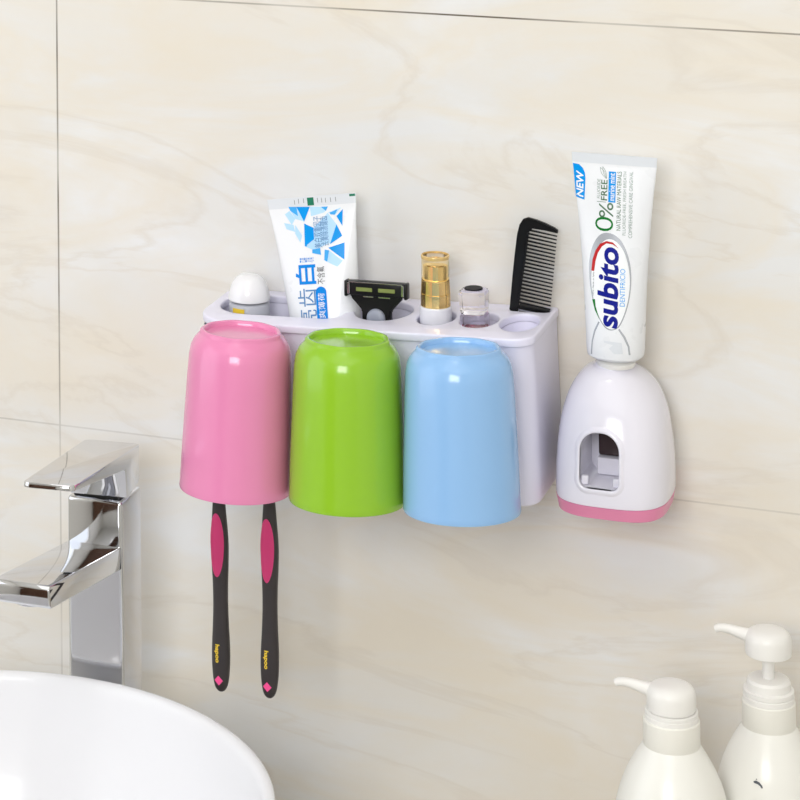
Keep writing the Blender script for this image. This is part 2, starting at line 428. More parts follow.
# handle: block with a thin blade that sticks out over the spout
bm = BM()
side = [(17.5,FH+2.2),(17.5,FH+26),(-128,FH+46.2),(-129,FH+43.2),(-17.5,FH+22.5),(-17.5,FH+2.2)]
side = [(17.5,FH+6),(17.5,FH+26.5),(-128,FH+46.4),(-129,FH+43),(-19,FH+21),(-17.5,FH+2.2),(10,FH+2.2)]
bm = BM(); n_ = len(side)
A = [bm.verts.new((-19+(2.6 if y < -100 else 0), y, z_)) for y, z_ in side]; B = [bm.verts.new((19-(2.6 if y < -100 else 0), y, z_)) for y, z_ in side]
bm.faces.new(A); bm.faces.new(B[::-1])
for k in range(n_): bm.faces.new((A[k], B[k], B[(k+1) % n_], A[(k+1) % n_]))
bmesh.ops.recalc_face_normals(bm, faces=bm.faces)
es = [e for e in bm.edges if e.verts[0].co.x*e.verts[1].co.x > 0 and ((e.verts[0].co.y > 17 and e.verts[1].co.y > 17) or (e.verts[0].co.y < -100 and e.verts[1].co.y < -100))]
bmesh.ops.bevel(bm, geom=es, offset=4.5, segments=4, affect='EDGES', profile=.5)
bmesh.ops.bevel(bm, geom=[e for e in bm.edges if len(e.link_faces) == 2 and e.calc_face_angle(0) > .5], offset=.8, segments=2, affect='EDGES', profile=.5)
o = obj('lever_handle', bm, M['chrome'], fa); o.rotation_euler = (0,0,math.radians(6)); o.location.x += .0015

# ================================================================== HOLDER
HT = math.radians(-2.2)
holder = thing('toothbrush_holder', 'long lavender white wall holder behind the three cups, razor and comb in its top', 'holder', (236,0,60), (0,HT,0))
# local: x -119..119, y 0..-80, top z 51
def outline(x0, x1, y0, y1, r): return rrect(x0, x1, y0, y1, (r, r, 3, 3), 8)   # front corners rounded (y0 is the front)
slot = rrect(-101, -15, -60, -13, (24,12,12,18), 8)
holes = [slot, ell(9,-33,18.5,24), ell(46,-41,12,19), ell(74,-41,12,19), ell(100.3,-42,12,21), rrect(87,113,-15.5,-6.5,3.5,5)]
bm = plate(rrect(-108, 116.5, -81, -.5, (30,14,3,10), 10), holes, 45.5, 51, 1.3)
obj('lid_tray', bm, M['holder'], holder, angle=40)
# body shell: open at the top, draft towards the floor
bm = BM()
zs = [(-48,.0,6),(-50.5,-2,3),(45,2.6,0)]
def ringpts(x0,x1,y0,y1,r,z_): return [(p[0],p[1],z_) for p in outline(x0,x1,y0,y1,r)]
rings = [ringpts(-99,112,-73,-3,10,-54.8), ringpts(-101,114,-75.5,-1,12,-53.3), ringpts(-102,115,-76.5,-.5,13,-50), ringpts(-103,115.2,-79.3,-.5,14,45.6)]
loft(bm, rings, cap=False)
bm.faces.new([v for v in bm.verts][:len(rings[0])][::-1])
obj('body_shell', bm, M['holder'], holder)
# pockets under the holes
def pocket(pl, z1, depth, name='pocket'):
    bm = BM(); cx = sum(p[0] for p in pl)/len(pl); cy = sum(p[1] for p in pl)/len(pl)
    sc = lambda f, zz: [(cx+(p[0]-cx)*f, cy+(p[1]-cy)*f, zz) for p in pl]
    R = [sc(1.0,z1), sc(.97,z1-depth+4), sc(.9,z1-depth)]
    loft(bm, R, cap=False); bm.verts.ensure_lookup_table()
    n = len(pl); bm.faces.new([bm.verts[2*n+k] for k in range(n)])
    return obj(name, bm, M['holder'], holder)
pocket(slot, 46, 70); pocket(holes[1], 46, 75); pocket(holes[2], 46, 30); pocket(holes[3], 46, 26); pocket(holes[4], 46, 15); pocket(holes[5], 46, 36)
bm = BM(); box(bm, -62, -60.5, -58, -14, -20, 38, .4, 1); obj('divider', bm, M['holder'], holder)
# brackets the cups hang on (inside the cups) - each carries toothbrush slots
cups = [(174.2,115.0,171.2,16.3), (243.9,117.0,244.3,17.8), (314.3,118.6,316.9,20.6)]   # top x,z ; bottom x,z
for (tx, tz, bx, bz) in cups:
    lx = (tx+bx)/2-236
    bm = plate([(lx-9,-76),(lx+9,-76),(lx+9,-88),(lx+22,-100),(lx+22,-126),(lx+19,-126),(lx+19,-108),(lx+14,-108),(lx+14,-132),(lx-14,-132),(lx-14,-108),(lx-19,-108),(lx-19,-126),(lx-22,-126),(lx-22,-100),(lx-9,-88)][::-1], [], -29, -25, .5)
    obj('cup_bracket', bm, M['holder'], holder)

# ================================================================== CUPS
def make_cup(key, name, label, tx, tz, bx, bz, inner):
    L_ = math.hypot(tx-bx, tz-bz); ang = math.atan2(tx-bx, tz-bz)
    t = thing(name, label, 'cup', (bx,-123.5,bz), (math.radians(-3),ang,0), 'upturned cups hanging on the holder')
    H = L_; ks = {'pink': .96, 'green': .985, 'blue': .975}[key]
    outer = [(35.2,0),(36.4,.2),(36.7,1.2),(36.5,4),(36.2,18),(35.9,30),(35.0,55),(34.3,75),(33.6,88),(32.6,94),(30.4,98.5),(27.6,101.6)]
    outer = [(r, z_*H/105) for r, z_ in outer]
    foot = [(26.6,H-2.2),(26.4,H-.8),(25.6,H),(24.4,H),(23.6,H-.8),(23.3,H-3.2),(21,H-3.8),(8,H-3.5),(0,H-3.4)]
    inn = [(0,H-6),(20,H-6),(27,H-8.5),(31,H-14),(32.3,H-24),(34.6,28),(34.9,18),(35.2,0)]
    prof = outer + foot
    nf0 = len(outer); nf1 = nf0+6
    def mod(a, i):       # scalloped foot ring
        return ks*(1 + (.012*math.cos(9*a)+.006*math.cos(5*a+1) if nf0 <= i < nf1 else (.006*math.cos(9*a) if i == nf0-1 else 0)))
    def notch(zs): return lambda a, i: abs(((a-pi/2+pi) % (2*pi))-pi) < .36 and zs[i] < 24 and zs[min(i+1, len(zs)-1)] < 32*H/105
    bm = lathe(BM(), prof, seg=84, mod=mod, skip=notch([p[1] for p in prof]))
    obj('shell', bm, M[key], t, angle=50)
    bm = lathe(BM(), inn, seg=84, mod=lambda a, i: ks, skip=notch([p[1] for p in inn]))
    obj('inner_wall', bm, M[inner], t, angle=50)
    return t
make_cup('pink','drinking_cup','glossy pink upturned cup with two toothbrushes hanging below it',*cups[0],'pink')
make_cup('green','drinking_cup','glossy lime green upturned cup between the pink and blue cups',*cups[1],'green')
make_cup('blue','drinking_cup','glossy light blue upturned cup beside the tall right end of the holder',*cups[2],'blue')

# ================================================================== TOOTHBRUSHES
def make_brush(x, ztip, label, lean=0):
    # handle hangs down; origin at its bottom tip; local z up
    t = thing('toothbrush', label, 'toothbrush', (x,-117,ztip), (0,lean,0), 'black toothbrushes hanging under the pink cup')
    # (z, half width, half thickness, x shift)
    prof = [(0,.6,.5,0),(.6,2.0,1.6,0),(2.5,3.6,2.6,0),(6,4.7,3.4,0),(12,5.5,3.9,0),(20,5.9,4.1,0),(30,5.8,4.1,0),(42,5.2,3.9,0),(55,4.8,3.7,0),(68,4.9,3.9,0),(80,5.4,4.1,0),(92,5.7,4.3,0),(102,5.3,4.1,0),(110,4.7,3.7,0),(120,4.0,3.2,0),(132,3.0,2.5,0),(142,2.2,2.0,0),(155,2.0,1.9,0),(163,3.4,2.2,0),(168,5.6,2.4,0),(182,5.9,2.4,0),(188,4.4,2.2,0),(190,1.5,1.2,0)]
    # smooth it
    P = []
    for i in range(len(prof)-1):
        p0, p1, p2, p3 = prof[max(i-1,0)], prof[i], prof[i+1], prof[min(i+2, len(prof)-1)]
        for s in (0,.33,.66):
            q = []
            for c in range(4):
                q.append(.5*((2*p1[c])+(-p0[c]+p2[c])*s+(2*p0[c]-5*p1[c]+4*p2[c]-p3[c])*s*s+(-p0[c]+3*p1[c]-3*p2[c]+p3[c])*s**3))
            P.append(q)
    P.append(prof[-1])
    wz = lambda zz, c: next((a[c]+(b[c]-a[c])*(zz-a[0])/(b[0]-a[0]) for a, b in zip(P, P[1:]) if a[0] <= zz <= b[0]), P[-1][c])
    curve = lambda zz: .9*math.sin(zz/60)
    bm = loft(BM(), [superell(curve(q[0]),0,q[0],max(q[1],.3),max(q[2],.3),2.3,28) for q in P])
    obj('handle', bm, M['brush'], t, angle=60)
    def surf(u, v):
        a = wz(v,1); b = wz(v,2); x_ = min(abs((u-curve(v))/a), .985)
        return -b*(1-x_**2.3)**(1/2.3)
    # pink grip inlay
    bm = BM(); o2 = []
    for k in range(40):
        a = 2*pi*k/40; v = 93.5+20*math.sin(a)
        o2.append((curve(v)-.9+(4.9+.3*math.sin(a))*math.cos(a), v))
    stamp(bm, o2, [list(range(40))], surf, .35, 0, 1.6)
    g = bmesh.ops.solidify(bm, geom=list(bm.faces), thickness=.3)
    obj('grip_inlay', bm, M['brushpink'], t, angle=60)
    bm = BM()
    stamp_text(bm, 'hapoo', (-2.9,19.5,.8,31), -90, surf, .15, 0, bold=.3)
    obj('printed_lettering', bm, M['yellow'], t, smooth=False)
    bm = BM(); dm = [(-.4,4.9),(2.5,8.1),(-.4,11.4),(-3.3,8.1)]
    stamp(bm, dm, [[0,1,2,3]], surf, .12, 0, 1.5)
    obj('diamond_mark', bm, M['brushpink'], t, smooth=False)
    bm = BM()
    for i in range(4):
        for j in range(9):
            lathe(bm, [(0,0),(.75,0),(.7,9),(0,9.2)], seg=8)
            for v in bm.verts[-18:]: v.co = Vector((-3.6+i*2.4+v.co.x, -2.2-v.co.z, 168+j*2.0+v.co.y))
    obj('bristles', bm, M['bristle'], t)
    return t
make_brush(158.6, -115.6, 'left black toothbrush with pink grip hanging below the pink cup', -.012)
make_brush(190.7, -115.0, 'right black toothbrush with pink grip, closer to the green cup')

# ================================================================== TOOTHPASTE TUBES
def interp(tab, v):
    if v <= tab[0][0]: return tab[0][1:]
    for a, b in zip(tab, tab[1:]):
        if v <= b[0]:
            s = (v-a[0])/(b[0]-a[0]); return tuple(a[k]+(b[k]-a[k])*s for k in range(1, len(a)))
    return tab[-1][1:]
def tube_body(tab, vs, mi_crimp=1, vcrimp=999):
    """tab: (v, half width, half thickness, exponent)"""
    bm = BM(); rings = []
    for v in vs:
        a, b, n = interp(tab, v); rings.append(superell(0,0,v,a,b,n,72))
    loft(bm, rings)
    for f in bm.faces:
        if f.calc_center_median().z > vcrimp: f.material_index = mi_crimp
    def surf(u, v):
        a, b, n = interp(tab, v); x_ = min(abs(u/a), .995)
        return -b*(1-x_**n)**(1/n)
    return bm, surf
def frange(a, b, n): return [a+(b-a)*k/(n-1) for k in range(n)]

# right: subito, nozzle down in the dispenser
tr_ = thing('toothpaste_tube', 'white toothpaste tube with navy lettering standing in the dome dispenser', 'toothpaste', (394.7,-40,93))
tabR = [(4,8,8,2),(6,15,13,2.2),(8,17.4,16,2.3),(12,17.9,16.2,2.3),(20,18.2,15.5,2.3),(41,19.2,13,2.2),(65,20.6,10,2.1),(88,22.4,6.8,2.0),(110,24.6,3.6,2.0),(122,26.0,1.4,2.2),(125,26.4,.8,3),(132,26.8,.7,3)]
bm, sR = tube_body(tabR, [4,5,6,7,8,10,12]+frange(14,120,54)+[122,124,125,126,127,128,129,130,131,132], 1, 126.4)
ms = [M[k] for k in ('tube','crimp','pblue','pwhite','pnavy','pred','pgreen','pdgreen','pgrey','psilver','pmid','pdark')]
sh = lambda pts: [(x+1.6, y) for x, y in pts]
bx_ = {k: (v[0]+1.6, v[1], v[2]+1.6, v[3]) for k, v in R_BOX.items()}
stamp_poly(bm, sh(R_BADGE), sR, .12, 2)
stamp_text(bm, 'NEW', (bx_['NEW'][0]+.7,bx_['NEW'][1],bx_['NEW'][2],bx_['NEW'][3]), 90, sR, .22, 3, bold=.25, shear=.15)
stamp_text(bm, 'FLUORIDE', bx_['FLUORIDE'], 90, sR, .15, 8)
stamp_text(bm, 'FREE', bx_['FREE'], 90, sR, .15, 7, bold=.12)
b = bx_['rule']; stamp(bm, [(b[0],b[1]+.3),(b[2],b[1]+.3),(b[2],b[1]+.7),(b[0],b[1]+.7)], [[0,1,2,3]], sR, .15, 8)
b = bx_['box']; stamp(bm, [(b[0],b[1]),(b[2],b[1]),(b[2],b[3]),(b[0],b[3])], [[0,1,2,3]], sR, .14, 2)
stamp_text(bm, 'marine mint', bx_['marine'], 90, sR, .24, 3, bold=.1)
b = bx_['leaf']; lx0, lz0, lx1, lz1 = b
for (p, q, w_) in (((lx1-.3,lz0),(lx0,lz1-.5),1.0), ((lx1,lz0),(lx0+1.6,lz1),.8)):
    dx, dz = q[0]-p[0], q[1]-p[1]; l = math.hypot(dx, dz); nx, nz = -dz/l, dx/l
    cv = lambda s, side: (p[0]+dx*s+nx*side*w_*math.sin(pi*s), p[1]+dz*s+nz*side*w_*math.sin(pi*s))
    for side in (1,-1):
        A = [cv(k/8, side) for k in range(9)]; B = [(x+nx*.28, z_+nz*.28) for x, z_ in A]
        stamp(bm, A+B, [[k,k+1,10+k,9+k] for k in range(8)], sR, .15, 8)
stamp_text(bm, '0', bx_['zero'], 90, sR, .15, 6, bold=-.12)
stamp_text(bm, '%', bx_['pct'], 90, sR, .15, 7)
stamp_text(bm, 'NATURAL RAW MATERIALS', bx_['NAT'], 90, sR, .15, 7)
stamp_text(bm, 'FLUORIDE-FREE, FRESH BREATH', bx_['FLU'], 90, sR, .15, 8)
stamp_text(bm, 'COMPREHENSIVE CARE GINGIVAL', bx_['COM'], 90, sR, .15, 8)
stamp_poly(bm, smoothloop(sh(R_OVAL)), sR, .12, 9)
stamp_poly(bm, smoothloop(sh(R_OVALIN)), sR, .18, 3)
stamp_poly(bm, sh(R_RED), sR, .26, 5)
stamp_poly(bm, sh(R_GREEN), sR, .26, 6)
for q in (R_TAIL1, R_TAIL2): stamp_poly(bm, sh(q), sR, .15, 9)
stamp_poly(bm, sh(R_TAIL3), sR, .15, 1)
stamp_text(bm, 'subito', bx_['subito'], 90, sR, .28, 4, bold=.3, shear=.12)
stamp_text(bm, 'DENTIFRICIO', bx_['DENT'], 90, sR, .28, 10)
stamp_text(bm, '100% Made in Italy', bx_['tiny'], 90, sR, .26, 11)
obj('tube_body', bm, ms, tr_, angle=50)
bm = lathe(BM(), [(0,-9),(5.5,-9),(6,-8),(6,0),(11.5,.5),(12,1.5),(12,3.5),(9,5),(0,5)], seg=40); obj('nozzle', bm, M['pump'], tr_)

# left: leaning tube in the long compartment
tl_ = thing('toothpaste_tube', 'tilted white toothpaste tube with blue crystal print leaning in the holder', 'toothpaste', (213.2,-42,41.8), (math.radians(-7),math.radians(-9),0))
tabL = [(21,9,9,2),(24,17,15.5,2.1),(27,19.4,17.2,2.1),(35,20.5,16.8,2.1),(64,24.0,13,2.1),(90,26.0,8.8,2.0),(106,27.3,6.0,2.0),(125,29.2,2.8,2.0),(132,30.2,1.1,2.4),(134,30.4,.8,3),(140.5,31,.7,3)]
bm, sL = tube_body(tabL, [21,22.5,24,25.5,27,30]+frange(32,130,54)+[132,133,134,135,136,137,138,139,140,140.5], 1, 134.2)
ms = [M[k] for k in ('tube','crimp','pblue','pmid','plight','ptext','pthin','pwhite','pdark','pgreenmark','pgrey')]
for q in L_L: stamp_poly(bm, q, sL, .12, 4)
for q in L_M: stamp_poly(bm, q, sL, .2, 3)
for q in L_D: stamp_poly(bm, q, sL, .26, 2)
stamp_text(bm, '美白双重因子', L_BOX['A'], 90, sL, .34, 6)
stamp_text(bm, '去黄除渍健齿', L_BOX['B'], 90, sL, .34, 6)
stamp_text(bm, '牙膏', L_BOX['yagao'], 90, sL, .2, 5)
b = L_BOX['bai']
stamp_text(bm, '白', b, 90, sL, .2, 5, bold=.22)
stamp_text(bm, '齿', L_BOX['chi'], 90, sL, .2, 6)
stamp_text(bm, '亮', L_BOX['liang'], 90, sL, .2, 6)
stamp_text(bm, '不含氟', L_BOX['buhanfu'], 90, sL, .2, 8)
b = L_BOX['pill']; b = (b[0]+1.1,b[1],b[2]-.4,b[3]); r = (b[2]-b[0])/2
stamp_poly(bm, [(p[0], p[1]) for p in rrect(b[0],b[2],b[1],b[3],r-.05,8)], sL, .18, 5)
stamp_text(bm, '清爽薄荷', (b[0]+1.4,b[1]+3,b[2]-1.4,b[3]-4), 90, sL, .3, 7)
b = L_BOX['crimp']; stamp(bm, [(b[0],b[1]),(b[2],b[1]),(b[2],b[3]-.8),(b[0],b[3]-.8)], [[0,1,2,3]], sL, .12, 9)
b = L_BOX['corner']; stamp(bm, [(b[0],b[1]-.2),(b[2]-.6,b[1]-.2),(b[2]-.6,b[3]),(b[0],b[3])], [[0,1,2,3]], sL, .12, 9)
for u, v in L_TICKS: stamp(bm, [(u-.15,v-3.6),(u+.15,v-3.6),(u+.15,v-.6),(u-.15,v-.6)], [[0,1,2,3]], sL, .12, 8)
obj('tube_body', bm, ms, tl_, angle=50)
bm = lathe(BM(), [(0,0),(10.5,0),(11,1),(12,20),(11.5,21.5),(0,21.5)], seg=48, mod=lambda a,i: 1+.012*math.cos(24*a)); obj('screw_cap', bm, M['pump'], tl_)

# ================================================================== WHITE CAPPED BOTTLE in the compartment
t = thing('capped_bottle', 'small bottle with milky white dome cap at the left end of the holder', 'bottle', (151,-34,34))
bm = lathe(BM(), smoothprof([(0,0),(12,0),(13.6,2),(14,10),(14,72),(12.5,76),(0,76)], it=2), seg=48); obj('bottle_body', bm, M['body'], t)
bm = lathe(BM(), smoothprof([(13.2,76.5),(13.8,76.5),(13.9,77.5),(13,83.5),(10.4,89),(6.5,92.8),(0,93.6)], it=2), seg=48); obj('dome_cap', bm, M['cap'], t, angle=70)
bm = BM(); rr = 14.12
R1 = [[(rr*math.cos(a), rr*math.sin(a), zz) for zz in (61,73)] for a in [-pi/2-.55+k*.08 for k in range(9)]]
for a, c in zip(R1, R1[1:]):
    V = [bm.verts.new(p) for p in (a[0], c[0], c[1], a[1])]; bm.faces.new(V)
obj('yellow_label', bm, M['yellow'], t)

# ================================================================== RAZOR
rz = thing('safety_razor', 'black cartridge razor with grey button standing in the round holder opening', 'razor', (243.5,-49,34), (math.radians(-4),math.radians(-1.5),0))
bm = BM()
rings = [superell(0,0,zz,a,b,2.4,28) for zz,a,b in ((0,4,4),(2,5.5,5),(20,6,5.5),(45,5.5,5),(58,7,4.5),(66,10,4.2),(70,10.5,4),(76,9.5,3.8),(80,10,3.5))]
loft(bm, rings); obj('handle', bm, M['black'], rz)
bm = BM()      # yoke: neck opening out into two wings
pl = [(-9.5,70),(-9.5,80),(-13,84),(-17,88),(-17.5,92),(17.5,92),(17,88),(13,84),(9.5,80),(9.5,70)]
A = [bm.verts.new((x,-3,z_)) for x, z_ in pl]; B = [bm.verts.new((x,2.5,z_)) for x, z_ in pl]
bm.faces.new(A); bm.faces.new(B[::-1])
for k in range(len(pl)): bm.faces.new((A[k], B[k], B[(k+1) % len(pl)], A[(k+1) % len(pl)]))
bmesh.ops.recalc_face_normals(bm, faces=bm.faces)
bmesh.ops.bevel(bm, geom=list(bm.edges), offset=.8, segments=2, affect='EDGES')
obj('yoke', bm, M['black'], rz)
bm = lathe(BM(), smoothprof([(0,2.2),(3.4,2.1),(5.6,1.4),(6.2,0),(6.2,-1)], it=1), seg=32)
for v in bm.verts: v.co = Vector((v.co.x, -3.9-v.co.z, 75.6+v.co.y))
bmesh.ops.recalc_face_normals(bm, faces=bm.faces)
obj('release_button', bm, M['razorgrey'], rz)
hdn = BM(); box(hdn, -19.5, 19.5, -4, 3.5, 89.5, 98.5, 1.2, 3)
hd = obj('cartridge', hdn, M['black'], rz)
for x0 in (-21, 18.8):
    bm = BM(); box(bm, x0, x0+2.2, -4.6, 3, 88.5, 98.8, .9, 2); obj('end_clip', bm, M['black'], hd)
for x0, x1 in ((-13,-2.2),(1.8,13)):
    bm = BM(); box(bm, x0, x1, -4.4, -3.7, 92.3, 94.8, .3, 1); obj('lubricating_strip', bm, M['lube'], hd)
bm = BM(); box(bm, -18, 18, -4.2, -3.6, 97.5, 98.2, .1, 1); box(bm, -8.5,-1.8,-3.6,-2.9,88.6,89.4,.1,1); box(bm, 1.8,9.5,-3.6,-2.9,88.6,89.4,.1,1)
box(bm, -18.9,-17.2,-4.8,-3.8,90.5,97.5,.2,1); box(bm, 17.2,18.9,-4.8,-3.8,90.5,97.5,.2,1)
obj('steel_trim', bm, M['steel'], hd)

# ================================================================== LIPSTICK
lp = thing('lipstick', 'gold lipstick with clear amber cover and white base in the holder', 'lipstick', (279.4,-41,78.5))
bm = lathe(BM(), [(0,0),(9.8,0),(10.2,.6),(10.2,40.8),(9.6,41.6),(0,41.6)], seg=48); obj('white_base', bm, M['lipwhite'], lp)
bm = lathe(BM(), [(0,41),(9.0,41),(9.0,48.6),(9.3,48.8),(9.3,49.6),(8.4,49.8),(8.4,58),(7.7,58.6),(6.2,58.8),(6.2,67.5),(5.6,68.2),(0,68.4)], seg=12)
obj('gold_case', bm, M['gold'], lp, angle=25)
bm = lathe(BM(), [(9.5,41.8),(9.5,49),(8.9,60),(8.9,73.4),(0,73.4),(0,72.6),(8.4,72.6),(8.4,60),(9.2,49),(9.2,41.8),(9.5,41.8)], seg=48); obj('clear_cover', bm, M['amber'], lp, angle=30)
bm = lathe(BM(), [(8.95,72.0),(9.15,72.6),(9.15,73.9),(8.8,74.3),(8.2,74.3),(8.2,73.5),(8.95,73.5),(8.95,72.0)], seg=48); obj('cover_rim', bm, M['amberrim'], lp, angle=30)

# ================================================================== PERFUME SAMPLE
pf = thing('perfume_bottle', 'tiny faceted clear glass perfume bottle with dark top in the holder', 'bottle', (306,-41,84), (0,math.radians(-2),0))
def octo(r, c, zz):
    p = [(r,-(r-c)),(r,r-c),(r-c,r),(-(r-c),r),(-r,r-c),(-r,-(r-c)),(-(r-c),-r),(r-c,-r)]
    return [(x,y,zz) for x, y in p]
bm = loft(BM(), [octo(7.4,2.4,0), octo(8.2,2.6,1), octo(8.2,2.6,32.5), octo(7.2,2.4,34)]); obj('glass_body', bm, M['glass'], pf, smooth=False)
bm = loft(BM(), [octo(6,1.8,23), octo(6.2,1.8,23.4), octo(6.2,1.8,25.6)]); obj('rose_liquid', bm, M['redliq'], pf, smooth=False)
bm = loft(BM(), [octo(7.4,2.4,34.3), octo(8.0,2.6,36), octo(8.6,3.0,46.5), octo(8.1,3.0,48.4), octo(6.4,2.2,49)]); obj('glass_stopper', bm, M['glass'], pf, smooth=False)
bm = lathe(BM(), [(0,49.1),(5.8,49.1),(6.0,49.5),(5.6,50),(0,50)], seg=32); obj('dark_top_disc', bm, M['disc'], pf)

# ================================================================== COMB
cb = thing('comb', 'black fine-toothed comb standing in the rear slot of the holder', 'comb', (331.0,-10.5,86), (0,math.radians(5.6+0),0))
# local: spine on the left, teeth to the right, length along z, bottom at 0 ; visible part above z=31
sp_ = [(-13.2,0),(-13.2,50),(-13.0,64),(-12.6,76),(-11.6,82.5),(-9.6,86.4),(-6.5,88),(-1,87.4),(5,86.2),(11,84.4),(13.3,83.2),(13.3,81.2),(6,81.6),(-3,81.4),(-5.2,78.5),(-5.8,60),(-7,40),(-8.2,20),(-8.6,0)]
bm = BM()
A = [bm.verts.new((x,-1.6,z_)) for x, z_ in sp_]; B = [bm.verts.new((x,1.6,z_)) for x, z_ in sp_]
bm.faces.new(A); bm.faces.new(B[::-1])
for k in range(len(sp_)): bm.faces.new((A[k], B[k], B[(k+1) % len(sp_)], A[(k+1) % len(sp_)]))
bmesh.ops.recalc_face_normals(bm, faces=bm.faces)
bmesh.ops.bevel(bm, geom=[e for e in bm.edges if abs(e.verts[0].co.y-e.verts[1].co.y) < .01], offset=.6, segments=2, affect='EDGES')
k = 0; zz = 81.2-1.5
while zz > 30:
    xl = -5-(81-zz)*.05; dz = -1.6-2.2*0
    def q(x, y, z_): return bm.verts.new((x, y, z_))
    w = .52
    r0 = [q(xl-1,-.7,zz+w+.2), q(xl-1,.7,zz+w+.2), q(xl-1,.7,zz-w+.2), q(xl-1,-.7,zz-w+.2)]
    r1 = [q(13.0,-.5,zz+w*.75-.6), q(13.0,.5,zz+w*.75-.6), q(13.0,.5,zz-w*.6-.6), q(13.0,-.5,zz-w*.6-.6)]
    for a_ in range(4): bm.faces.new((r0[a_], r0[(a_+1) % 4], r1[(a_+1) % 4], r1[a_]))
    bm.faces.new(r1); bm.faces.new(r0[::-1])
    zz -= 2.38
box(bm, -7.4, 12.6, -1.6, 1.6, 28.2, 31.2, .5, 1)
for z_ in frange(2,26,12): box(bm, -7, 12.6, -1, 1, z_-.6, z_+.6)
bmesh.ops.recalc_face_normals(bm, faces=bm.faces)
o = obj('comb_body', bm, M['black'], cb, smooth=False)

# ================================================================== TOOTHPASTE DISPENSER
dp = thing('toothpaste_dispenser', 'white dome toothpaste dispenser with pink base and arched opening on the wall', 'dispenser', (394,0,8.5))
def dring(zz, hx, d0, d1, n=3.0, cx=0, seg=72):
    hx = hx*.968
    """wall mounted D shape: from depth d0 (near the wall) to d1 (front)"""
    cy = -(d0+d1)/2; ry = (d1-d0)/2
    return superell(cx, cy, zz, hx, ry, n, seg)
# z measured from the base underside
prof = [(7.5,35.9,.6,77,3.0,0),(9,36.3,.5,77.6,3.0,0),(20,36.4,.5,77.6,2.9,0),(30,36.0,.5,77,2.9,0),(42,35.0,.5,75.6,2.8,-.2),(52,33.6,.5,73.4,2.7,-.4),(60,31.6,.6,70.6,2.6,-.6),(67,29,1.5,67.4,2.5,-.9),(73,25.6,4,63.6,2.4,-1.2),(78,21.6,9,60,2.3,-1.5),(81.5,17.8,15,57,2.2,-1.7),(83.5,14.5,20,54,2.1,-1.7),(84.6,12.6,25,51.6,2,-1.2),(86,12.4,26.4,51.2,2,0),(87.2,12.0,26.8,50.8,2,0)]
P = []
for i in range(len(prof)-1):
    p0, p1, p2, p3 = prof[max(i-1,0)], prof[i], prof[i+1], prof[min(i+2, len(prof)-1)]
    for s in (0,.5):
        P.append([.5*((2*p1[c])+(-p0[c]+p2[c])*s+(2*p0[c]-5*p1[c]+4*p2[c]-p3[c])*s*s+(-p0[c]+3*p1[c]-3*p2[c]+p3[c])*s**3) for c in range(6)])
P.append(prof[-1])
dome = loft(BM(), [dring(*q) for q in P])
# arched opening, 24 wide
def arch(x0, x1, z0, z1, y0, y1, rt, rb):
    pts = rrect(x0, x1, z0, z1, (rb,rb,rt,rt), 10)
    return [[(p[0], y0, p[1]) for p in pts], [(p[0], y1, p[1]) for p in pts]]
cut = loft(BM(), arch(-15.2, 9.2, 18.5, 52, -95, -38, 11, 5))
dome = boolean(dome, cut)
# socket for the tube nozzle
cut = lathe(BM(), [(0,78),(7.5,78),(7.5,95),(0,95)], c=(.7,-40), seg=32)
dome = boolean(dome, cut)
obj('dome_shell', dome, M['disp'], dp, angle=40)
# softly raised frame round the opening
bm = BM()
def ysurf(x, zz):
    q = next((([a[c]+(b[c]-a[c])*(zz-a[0])/(b[0]-a[0]) for c in range(6)]) for a, b in zip(P, P[1:]) if a[0] <= zz <= b[0]), P[0])
    cy = -(q[2]+q[3])/2; ry = (q[3]-q[2])/2; u = min(abs((x-q[5])/(q[1]*.968)), .99)
    return cy-ry*(1-u**q[4])**(1/q[4])
R4 = []
for (off, lift) in ((0,2.5),(0,-.4),(.5,-.9),(1.3,-1.0),(2.3,-.7),(3.6,.15)):
    pts = rrect(-15.2-off, 9.2+off, 18.5-off, 52+off, (5+off,5+off,11+off,11+off), 10)
    R4.append([(p[0], ysurf(p[0], p[1])+lift, p[1]) for p in pts])
loft(bm, R4, cap=False); obj('opening_rim', bm, M['disp'], dp, angle=60)
# inside of the opening
bm = BM(); box(bm, -9.5, 8.8, -50, -38.2, 18.8, 29.3, .8, 2); obj('push_block', bm, M['disp'], dp)
bm = BM(); box(bm, -14.8, -10.5, -73, -69, 19.2, 24.5, .8, 2); box(bm, 4.6, 8.9, -73, -69, 19.2, 24.5, .8, 2); obj('guide_lugs', bm, M['disp'], dp)
bm = BM(); box(bm, -9.5, 8.9, -46, -38.3, 29.5, 51.5, 1.5, 3); obj('dark_outlet', bm, M['dark'], dp)
# pink base
bm = BM()
loft(bm, [dring(-1.6,32.6,3,72,3.4), dring(-.2,34.6,1.5,75,3.3), dring(7.4,36.2,.6,77.8,3.0)])
obj('pink_base', bm, M['pinkbase'], dp, angle=40)

